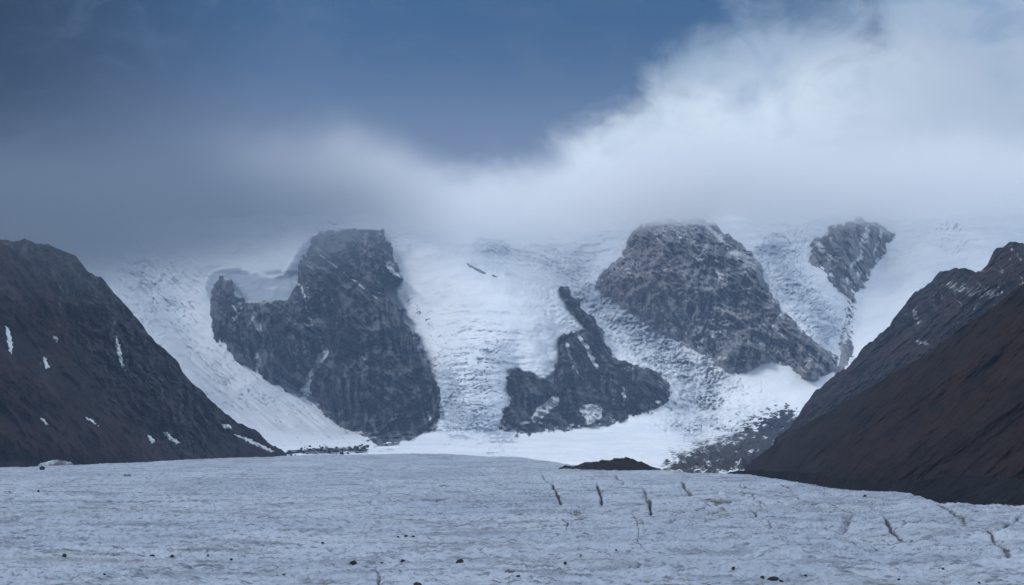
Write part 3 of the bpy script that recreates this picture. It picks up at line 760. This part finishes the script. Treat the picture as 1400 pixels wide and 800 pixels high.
# ------------------------------------------------------------------ boulders
import bmesh
def rock_mesh(name, sx, sy, sz, seed, sub=3):
    bm = bmesh.new()
    bmesh.ops.create_icosphere(bm, subdivisions=sub, radius=1.0)
    V = np.array([v.co[:] for v in bm.verts])
    rs = np.random.RandomState(seed)
    for _ in range(11):                       # chop flat facets
        n = rs.normal(size=3); n /= np.linalg.norm(n); c = rs.uniform(.55, .9)
        dd = V @ n - c
        V -= np.maximum(dd, 0)[:, None] * n
    V *= (1 + .16 * fbm(V[:, 0] * 2 + seed, V[:, 1] * 2, V[:, 2] * 2, 4))[:, None]
    V[:, 2] = np.maximum(V[:, 2], -.55)
    V *= np.array([sx, sy, sz])
    for v, c in zip(bm.verts, V): v.co = c
    me = bpy.data.meshes.new(name); bm.to_mesh(me); bm.free()
    return me

def boulder(px, py, w, h, label, group="boulders scattered on the glacier", mat=None, name="boulder"):
    x, y, z = ground_pt(px, py + h * .5)
    s = y / F
    sx = max(.25, w * s / 2 * 1.1); sz = max(.22, h * s / 2 * 1.35)
    me = rock_mesh(name, sx, (sx + sz) * .6, sz, int(px * 7 + py))
    me.materials.append(mat or M_boulder)
    o = bpy.data.objects.new(name, me); COL.objects.link(o)
    o.location = (x, y, z + sz * .36)
    return tag(o, label, "boulder", group)

BOULD = [
    (62, 639, 7, 5, "dark boulder standing on the glacier crest below the left mountainside"),
    (58, 670, 3.5, 3, "tiny dark stone at the lower end of the grey streak near the left edge"),
    (95, 756, 6, 5, "rounded dark boulder at the far left start of a dirty ice band"),
    (214, 756, 7, 2.5, "long flat dark stone, first of three right of the rounded far left boulder"),
    (241, 757, 5, 3, "small flat dark stone just right of the long flat stone"),
    (289, 756, 4, 2, "small flat dark stone at the right end of the left dirty ice band"),
    (321, 761, 4, 2, "thin dark stone slightly lower than the others left of the middle of the glacier"),
    (444, 739, 4, 2.5, "lone tiny dark stone high on the glacier, up and left of the round boulder"),
    (486, 765, 9, 6.5, "big round dark boulder, left end of the line of three in the lower middle"),
    (524, 766, 5, 2, "flat small stone directly right of the big round dark boulder"),
    (552, 763, 6.5, 4.5, "middle boulder of the line of three in the lower middle of the glacier"),
    (629, 763, 10, 6, "wide dark boulder, right end of the line of three in the lower middle"),
    (546, 731, 4, 2, "leftmost pebble of the row of three small stones above the line of boulders"),
    (556, 730, 6, 2.8, "widest stone in the middle of the row of three above the line of boulders"),
    (566, 731, 5, 2.2, "right stone of the row of three small ones above the line of boulders"),
    (573, 795, 13, 5.5, "low wide dark boulder at the bottom edge in the middle"),
    (517, 798, 6, 5, "dark boulder cut by the bottom edge under a streak of grey grit"),
    (772, 766, 4.5, 3.5, "single small dark stone right of the wide boulder in the middle of the glacier"),
    (999, 773, 5.5, 4.5, "small dark boulder up and left of the lumpy black cluster"),
    (1053, 787, 15, 6.5, "largest black boulder of the cluster at the lower right"),
    (1038, 785, 6, 3.5, "small black stone touching the left side of the largest black boulder"),
    (1063, 790, 6, 3, "flat black stone at the right foot of the largest black boulder"),
    (1096, 782, 4, 3, "lone tiny stone right of the black cluster at the lower right"),
    (966, 796, 8, 2.5, "flat dark slab near the bottom edge left of the black cluster"),
    (1178, 676, 5, 3, "small dark stone on the glacier rim below the brown slope"),
    (1282, 774, 3.5, 2.5, "tiny dark stone low on the right, under the long thin crack"),
    (150, 781, 4, 2.5, "small dark stone low on the left, above the bottom edge"),
    (392, 781, 3.5, 2.2, "small dark stone low between the left dirty bands and the big round boulder"),
    (708, 783, 6, 2.5, "flat dark stone below the wide boulder in the lower middle"),
    (841, 749, 3.5, 2.2, "tiny dark stone under the forked thin crack in the middle"),
    (1222, 788, 4.5, 3, "small dark stone at the lower right, right of the lone tiny stone"),
    (1330, 792, 4, 2.5, "small stone near the lower right corner"),
]
for b in BOULD:
    boulder(*b)

# rubble mound on the crest
def heap(name, px0, px1, top, d, mat, label, cat, kind=None, n=90, depth=16.0, rough=1.0):
    cols = np.linspace(px0, px1, n)
    prof = lin(cols, top)
    b = np.linspace(-1, 1, 40)
    X = np.broadcast_to((cols - 700) / F * d, (40, n)); Yv = d + b[:, None] * depth + 0 * X
    zt = CAMZ - (prof - HZ) / F * d
    z0 = CAMZ - (np.maximum(top[0][1], top[-1][1]) + 3 - HZ) / F * d - 1.0
    sh = np.clip(1 - np.abs(b[:, None]) ** 1.6, 0, 1)
    Z = z0 + (zt - z0) * sh + rough * sh * (.9 * fbm(X / 6, Yv / 6, 0 * X, 4, .62) - .3)
    P = np.stack([X * Yv / d, Yv, Z], -1)
    o = mesh_obj(name, P, grid_quads(40, n), mat)
    return tag(o, label, cat, kind=kind)
heap("rubble_mound", 764, 902, [(764, 638), (780, 635.5), (796, 633), (811, 629.5), (830, 627.5), (843, 626), (864, 627), (876, 630), (890, 637), (902, 642)], 745, M_heap, rough=1.3, n=170, label="low dark mound of rock rubble on the glacier crest", cat="mound")

heap("dirt_cone", 1078, 1108, [(1078, 698), (1081, 694.5), (1086, 692), (1092, 692.5), (1099, 696), (1104, 702), (1108, 705)], 425, M_dirt,
     "brown grit covered ice cone on the right part of the glacier", "dirt cone", n=60, depth=6.5, rough=.7)

# loose rubble: too many stones to count, on the dark ice below the icefall and at the buttress foot
def rubble(name, spots, label):
    V = []; Q = []; base = 0
    bm = bmesh.new(); bmesh.ops.create_icosphere(bm, subdivisions=1, radius=1.0)
    bm.verts.ensure_lookup_table()
    ico = np.array([v.co[:] for v in bm.verts]); fc = np.array([[v.index for v in f.verts] for f in bm.faces]); bm.free()
    rs = np.random.RandomState(3)
    for (x, y, z, s) in spots:
        v = ico * (1 + .35 * rs.uniform(-1, 1, (len(ico), 1))) * np.array([s * rs.uniform(.8, 1.5), s, s * rs.uniform(.5, .9)])
        V.append(v + np.array([x, y, z])); Q.append(fc + base); base += len(ico)
    o = mesh_obj(name, np.concatenate(V), np.concatenate(Q), M_heap, smooth=False)
    o["label"] = label; o["category"] = "rubble"; o["kind"] = "stuff"
spots = []
poly = [(915, 650), (940, 628), (985, 608), (1020, 592), (1045, 572), (1080, 562), (1095, 575), (1060, 620), (1010, 652)]
while len(spots) < 320:
    qx, qy = rng.uniform(905, 1100), rng.uniform(555, 655)
    s = float(sdist(np.array([qx]), np.array([qy]), poly)[0])
    if s < rng.uniform(-6, 14): continue
    p = world(qx, qy, Dwall(np.array([qx]), np.array([qy]))[0])
    spots.append((p[0], p[1], p[2] + 1.0, rng.choice([.6, .8, 1.2, 2.0]) * p[1] / 1800))
for _ in range(170):
    qx = rng.uniform(388, 505); qy = 617 + rng.gauss(0, 2.2) - .05 * (qx - 440) - 3 * math.sin(qx / 13)
    p = world(qx, qy, Dwall(np.array([qx]), np.array([qy]))[0])
    spots.append((p[0], p[1], p[2] + 1.5, rng.choice([1.0, 1.6, 2.6])))
rubble("rubble", spots, "dark broken rock strewn over the ice below the icefall and at the buttress foot")

# ------------------------------------------------------------------ old snow patches and dead ice at the foot of the left mountainside
def patch(name, poly, at, mat, label, cat, group=None, off=4.5, thick=1.5):
    xs = [p[0] for p in poly]; ys = [p[1] for p in poly]
    X = np.arange(min(xs) - 3, max(xs) + 3, .5); Y = np.arange(min(ys) - 3, max(ys) + 3, .5)
    px, py = np.meshgrid(X, Y)
    sd = sdist(px, py, poly) - .6 + 1.7 * fbm(px / 4.5, py / 4.5, 0 * px, 4, .6)
    P = at(px, py, 0.0)
    P = pull(P, off * np.clip(.35 + sd * .5, -1.2, 1) + 0 * px)
    o = mesh_obj(name, P, grid_quads(*px.shape, keep=sd > -1.0), mat)
    return tag(o, label, cat, group)
G_ = "old snow patches on the left mountainside"
patch("snow_patch", [(8, 446), (13, 450), (17, 470), (16, 483), (12, 480), (9, 462)], atA, M_patch, "tall narrow snow patch near the left edge of the mountainside", "snow patch", G_)
patch("snow_patch", [(59, 488), (64, 491), (67, 503), (62, 504)], atA, M_patch, "small upright snow patch right of the tall narrow one", "snow patch", G_)
patch("snow_patch", [(73, 459), (78, 463), (77, 467), (73, 464)], atA, M_patch, "tiny snow spot highest on the left mountainside", "snow patch", G_)
patch("snow_patch", [(159, 460), (163, 470), (168, 492), (171, 506), (166, 502), (161, 482)], atA, M_patch, "long thin snow streak down the middle rock rib", "snow patch", G_)
patch("snow_patch", [(54, 571), (59, 572), (67, 581), (62, 581)], atA, M_patch, "small slanting snow patch low on the brown scree at left", "snow patch", G_)
patch("snow_patch", [(117, 571), (125, 574), (134, 581), (127, 579)], atA, M_patch, "thin slanting snow line low in the dark scree", "snow patch", G_)
patch("snow_patch", [(202, 596), (206, 596), (213, 605), (207, 606)], atA, M_patch, "small triangular snow patch beside the brightest one", "snow patch", G_)
patch("snow_patch", [(223, 591), (229, 592), (246, 605), (240, 607), (231, 600)], atA, M_patch, "brightest slanting snow patch near the foot of the mountainside", "snow patch", G_)
patch("snow_patch", [(320, 594), (340, 600), (375, 617), (371, 619), (345, 607)], atA, M_patch, "long snow line along the right foot of the mountainside", "snow patch", G_)
patch("snow_patch", [(303, 580), (313, 581), (318, 586), (308, 586)], atA, M_patch, "short snow patch beside the ridge edge above the long snow line", "snow patch", G_)

m = N("dead_ice")
c_ = m.mix(m.ramp(m.noise(.12, 9, .7), .42, .6), (.06, .065, .075), (.34, .40, .46))
M_dead = m.finish(c_, .6, m.bump(m.noise(.3, 8, .65), 1.5, .8), .3)
heap("ice_block", 52, 112, [(52, 639), (60, 632), (72, 629), (85, 627), (98, 630), (104, 634), (112, 639)], 850, M_dead,
     "dirty bluish block of old ice at the foot of the left mountainside", "ice block", n=60, depth=10, rough=1.6)

# ------------------------------------------------------------------ air and cloud
def box(name, lo, hi, mat):
    x0, y0, z0 = lo; x1, y1, z1 = hi
    co = np.array([(x, y, z) for x in (x0, x1) for y in (y0, y1) for z in (z0, z1)], float)
    q = [(0, 1, 3, 2), (4, 6, 7, 5), (0, 4, 5, 1), (2, 3, 7, 6), (0, 2, 6, 4), (1, 5, 7, 3)]
    return mesh_obj(name, co, q, mat, smooth=False)

hm = bpy.data.materials.new("haze"); hm.use_nodes = True
t = hm.node_tree; t.nodes.clear()
ho = t.nodes.new("ShaderNodeOutputMaterial"); hv = t.nodes.new("ShaderNodeVolumePrincipled")
hv.inputs["Color"].default_value = (.46, .67, 1.0, 1); hv.inputs["Density"].default_value = 5.6e-5
t.links.new(hv.outputs[0], ho.inputs["Volume"])
HZB = box("haze", (-9100, -4100, -100), (9100, 14100, 665), hm)
HZB["label"] = "thin blue haze filling the valley air"; HZB["category"] = "haze"; HZB["kind"] = "stuff"

def cloud_mat(name, color, dens, base, soft, top, topsoft, nscale, aniso=0.0, absorb=(1, 1, 1), slope=(0, 0), rag=120.0, fade=(0, .12, .85, 1), dip=None, efade=.40):
    """ragged cloud whose density grows above a sloping base height"""
    m = N(name)
    sep = m.n("ShaderNodeSeparateXYZ"); m.put(sep.inputs[0], m.co)
    n1 = m.noise(nscale, 8, .60, dist=.6)
    zz = m.math("ADD", sep.outputs[2], m.math("MULTIPLY", m.math("SUBTRACT", n1, .5), rag))
    zz = m.math("ADD", zz, m.math("MULTIPLY", sep.outputs[0], slope[0]))
    zz = m.math("ADD", zz, m.math("MULTIPLY", sep.outputs[1], slope[1]))
    if dip: zz = m.math("ADD", zz, m.ramp(m.math("ABSOLUTE", m.math("SUBTRACT", sep.outputs[0], dip[0])), dip[1], dip[2], dip[3], 0))
    lo = m.ramp(zz, base, base + soft)
    hi = m.ramp(zz, top - topsoft, top, 1, 0)
    # fade towards the sides of the cloud's own mesh
    gen = m.n("ShaderNodeTexCoord"); gs = m.n("ShaderNodeSeparateXYZ"); m.put(gs.inputs[0], gen.outputs["Generated"])
    ex = m.math("MULTIPLY", m.ramp(gs.outputs[0], fade[0], fade[1]), m.ramp(gs.outputs[0], fade[2], fade[3], 1, 0))
    ey = m.math("MULTIPLY", m.ramp(gs.outputs[1], 0, efade), m.ramp(gs.outputs[1], .85, 1.0, 1, 0))
    ez = m.math("MULTIPLY", m.ramp(gs.outputs[2], 0, .06), m.ramp(gs.outputs[2], .85, 1.0, 1, 0))
    d = m.math("MULTIPLY", m.math("MULTIPLY", lo, hi), m.math("MULTIPLY", m.math("MULTIPLY", ex, ey), ez))
    d = m.math("MULTIPLY", d, dens)
    v = m.n("ShaderNodeVolumePrincipled")
    v.inputs["Color"].default_value = (*color, 1); v.inputs["Anisotropy"].default_value = aniso
    m.put(v.inputs["Density"], d)
    m.t.links.new(v.outputs[0], m.out.inputs["Volume"])
    return m.m

# pale cloud sitting on the far peaks
M_pale = cloud_mat("pale_cloud", (.97, .985, 1.0), .0088, 503, 150, 800, 210, .0040, rag=300, fade=(.0, .20, .90, 1.0), dip=(-20, 90, 430, 105))
c1 = box("cloud", (-900, 3180, 330), (2300, 4750, 940), M_pale)
c1["label"] = "pale low cloud hiding the snowy summits"; c1["category"] = "cloud"; c1["kind"] = "stuff"
# cloud in front, over the left mountainside; its shade is put into the colour
M_shade_cloud = cloud_mat("shade_toned_cloud", (.27, .325, .40), .0026, -119, 180, 250, 290, .0042, rag=180, slope=(-.077, -.155), fade=(.0, .06, .55, 1.0), efade=.12)
c2 = box("cloud", (-1900, 1230, 110), (-60, 4400, 860), M_shade_cloud)
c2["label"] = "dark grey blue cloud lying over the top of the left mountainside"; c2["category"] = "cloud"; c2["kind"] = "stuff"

# ------------------------------------------------------------------ sky
SUN_EL, SUN_AZ = math.radians(42), math.radians(-35)     # azimuth from the view direction (+Y), towards +X
w = bpy.data.worlds.new("World"); sc.world = w; w.use_nodes = True
nt = w.node_tree; nt.nodes.clear()
class WN(N):
    def __init__(s): s.t = nt
W = WN()
wo = W.n("ShaderNodeOutputWorld"); bg = W.n("ShaderNodeBackground"); bg.inputs[1].default_value = .1
nt.links.new(bg.outputs[0], wo.inputs[0])
sky = W.n("ShaderNodeTexSky", sky_type="NISHITA", sun_disc=False)
sky.sun_elevation = SUN_EL; sky.sun_rotation = SUN_AZ; sky.altitude = 3500
tc = W.n("ShaderNodeTexCoord"); W.co = tc.outputs["Generated"]
sp = W.n("ShaderNodeSeparateXYZ"); W.put(sp.inputs[0], W.co)
X_, Y_, Z_ = sp.outputs
az = W.math("ARCTAN2", X_, Y_)                       # radians, 0 straight up the valley
el = W.math("ARCSINE", Z_)
D2 = lambda deg: math.radians(deg)
nz1 = W.noise(5.5, 7, .55, dist=.4)
nz2 = W.noise(14, 8, .58, dist=.5)
wig = W.math("ADD", W.math("MULTIPLY", W.math("SUBTRACT", nz1, .5), .20), W.math("MULTIPLY", W.math("SUBTRACT", nz2, .5), .19))
# bright cloud bank to the right of a slanting edge
edge = W.math("SUBTRACT", W.math("MULTIPLY", az, .53), el)
edge = W.math("ADD", W.math("ADD", edge, .170), wig)
bright = W.ramp(edge, -.045, .038)
EXPO = .15
K = lambda r, g, b: tuple(k * 10 / 2 ** EXPO for k in (r, g, b))
leftcol = W.mix(W.ramp(el, D2(8), D2(16)), K(.20, .262, .395), K(.036, .105, .235))
leftcol = W.mix(W.ramp(nz1, .45, .75, 0, .25), leftcol, K(.19, .24, .36))
lf = W.ramp(az, D2(-22), D2(-7), 0, 1)
leftcol = W.mix(lf, K(.004, .018, .045), leftcol)
brcol = W.mix(W.ramp(az, D2(9), D2(20), 0, .9), K(.74, .85, .95), K(.42, .51, .64))
brcol = W.mix(W.ramp(W.math("ADD", el, W.math("MULTIPLY", wig, .7)), D2(11.5), D2(16.0), 0, .95), brcol, K(.26, .38, .55))
nz3 = W.noise(22, 8, .6, stretch=(1, 1, 1.6), dist=.8)
brcol = W.mix(W.ramp(nz3, .42, .66, 0, .48), brcol, K(.47, .57, .70))
leftcol = W.mix(W.ramp(nz3, .45, .70, 0, .25), leftcol, K(.115, .17, .275))
front = W.mix(bright, leftcol, brcol)
dome = W.mix(W.ramp(el, D2(0), D2(70)), K(.50, .59, .72), K(.85, .96, 1.12))
dome = W.mix(W.ramp(nz1, .35, .65, 0, .5), dome, K(.52, .61, .76))
fb = W.math("MAXIMUM", W.ramp(el, D2(17), D2(32)), W.ramp(W.math("ABSOLUTE", az), D2(26), D2(60)))
cl = W.mix(fb, front, dome)
fin = W.mix(.94, sky.outputs[0], cl)
nt.links.new(fin, bg.inputs[0])

sun = bpy.data.lights.new("sun", "SUN"); sun.energy = 1.5; sun.angle = math.radians(14); sun.color = (1.0, .985, .96)
so = bpy.data.objects.new("sun", sun); COL.objects.link(so)
S_AZ = math.radians(-115)                              # light comes from the left, slightly behind
so.rotation_euler = (math.radians(90) - SUN_EL, 0, -S_AZ + math.pi)
sky.sun_rotation = S_AZ
so.location = (0, 0, 900)

# ------------------------------------------------------------------ render settings
sc.view_settings.view_transform = "Standard"; sc.view_settings.look = "None"
sc.view_settings.exposure = EXPO; sc.view_settings.gamma = 1.0; sc.view_settings.use_curve_mapping = False
cy = sc.cycles
cy.max_bounces = 8; cy.diffuse_bounces = 3; cy.glossy_bounces = 2; cy.volume_bounces = 5; cy.transparent_max_bounces = 16
cy.use_denoising = True
cy.volume_step_rate = 1.0; cy.volume_max_steps = 128
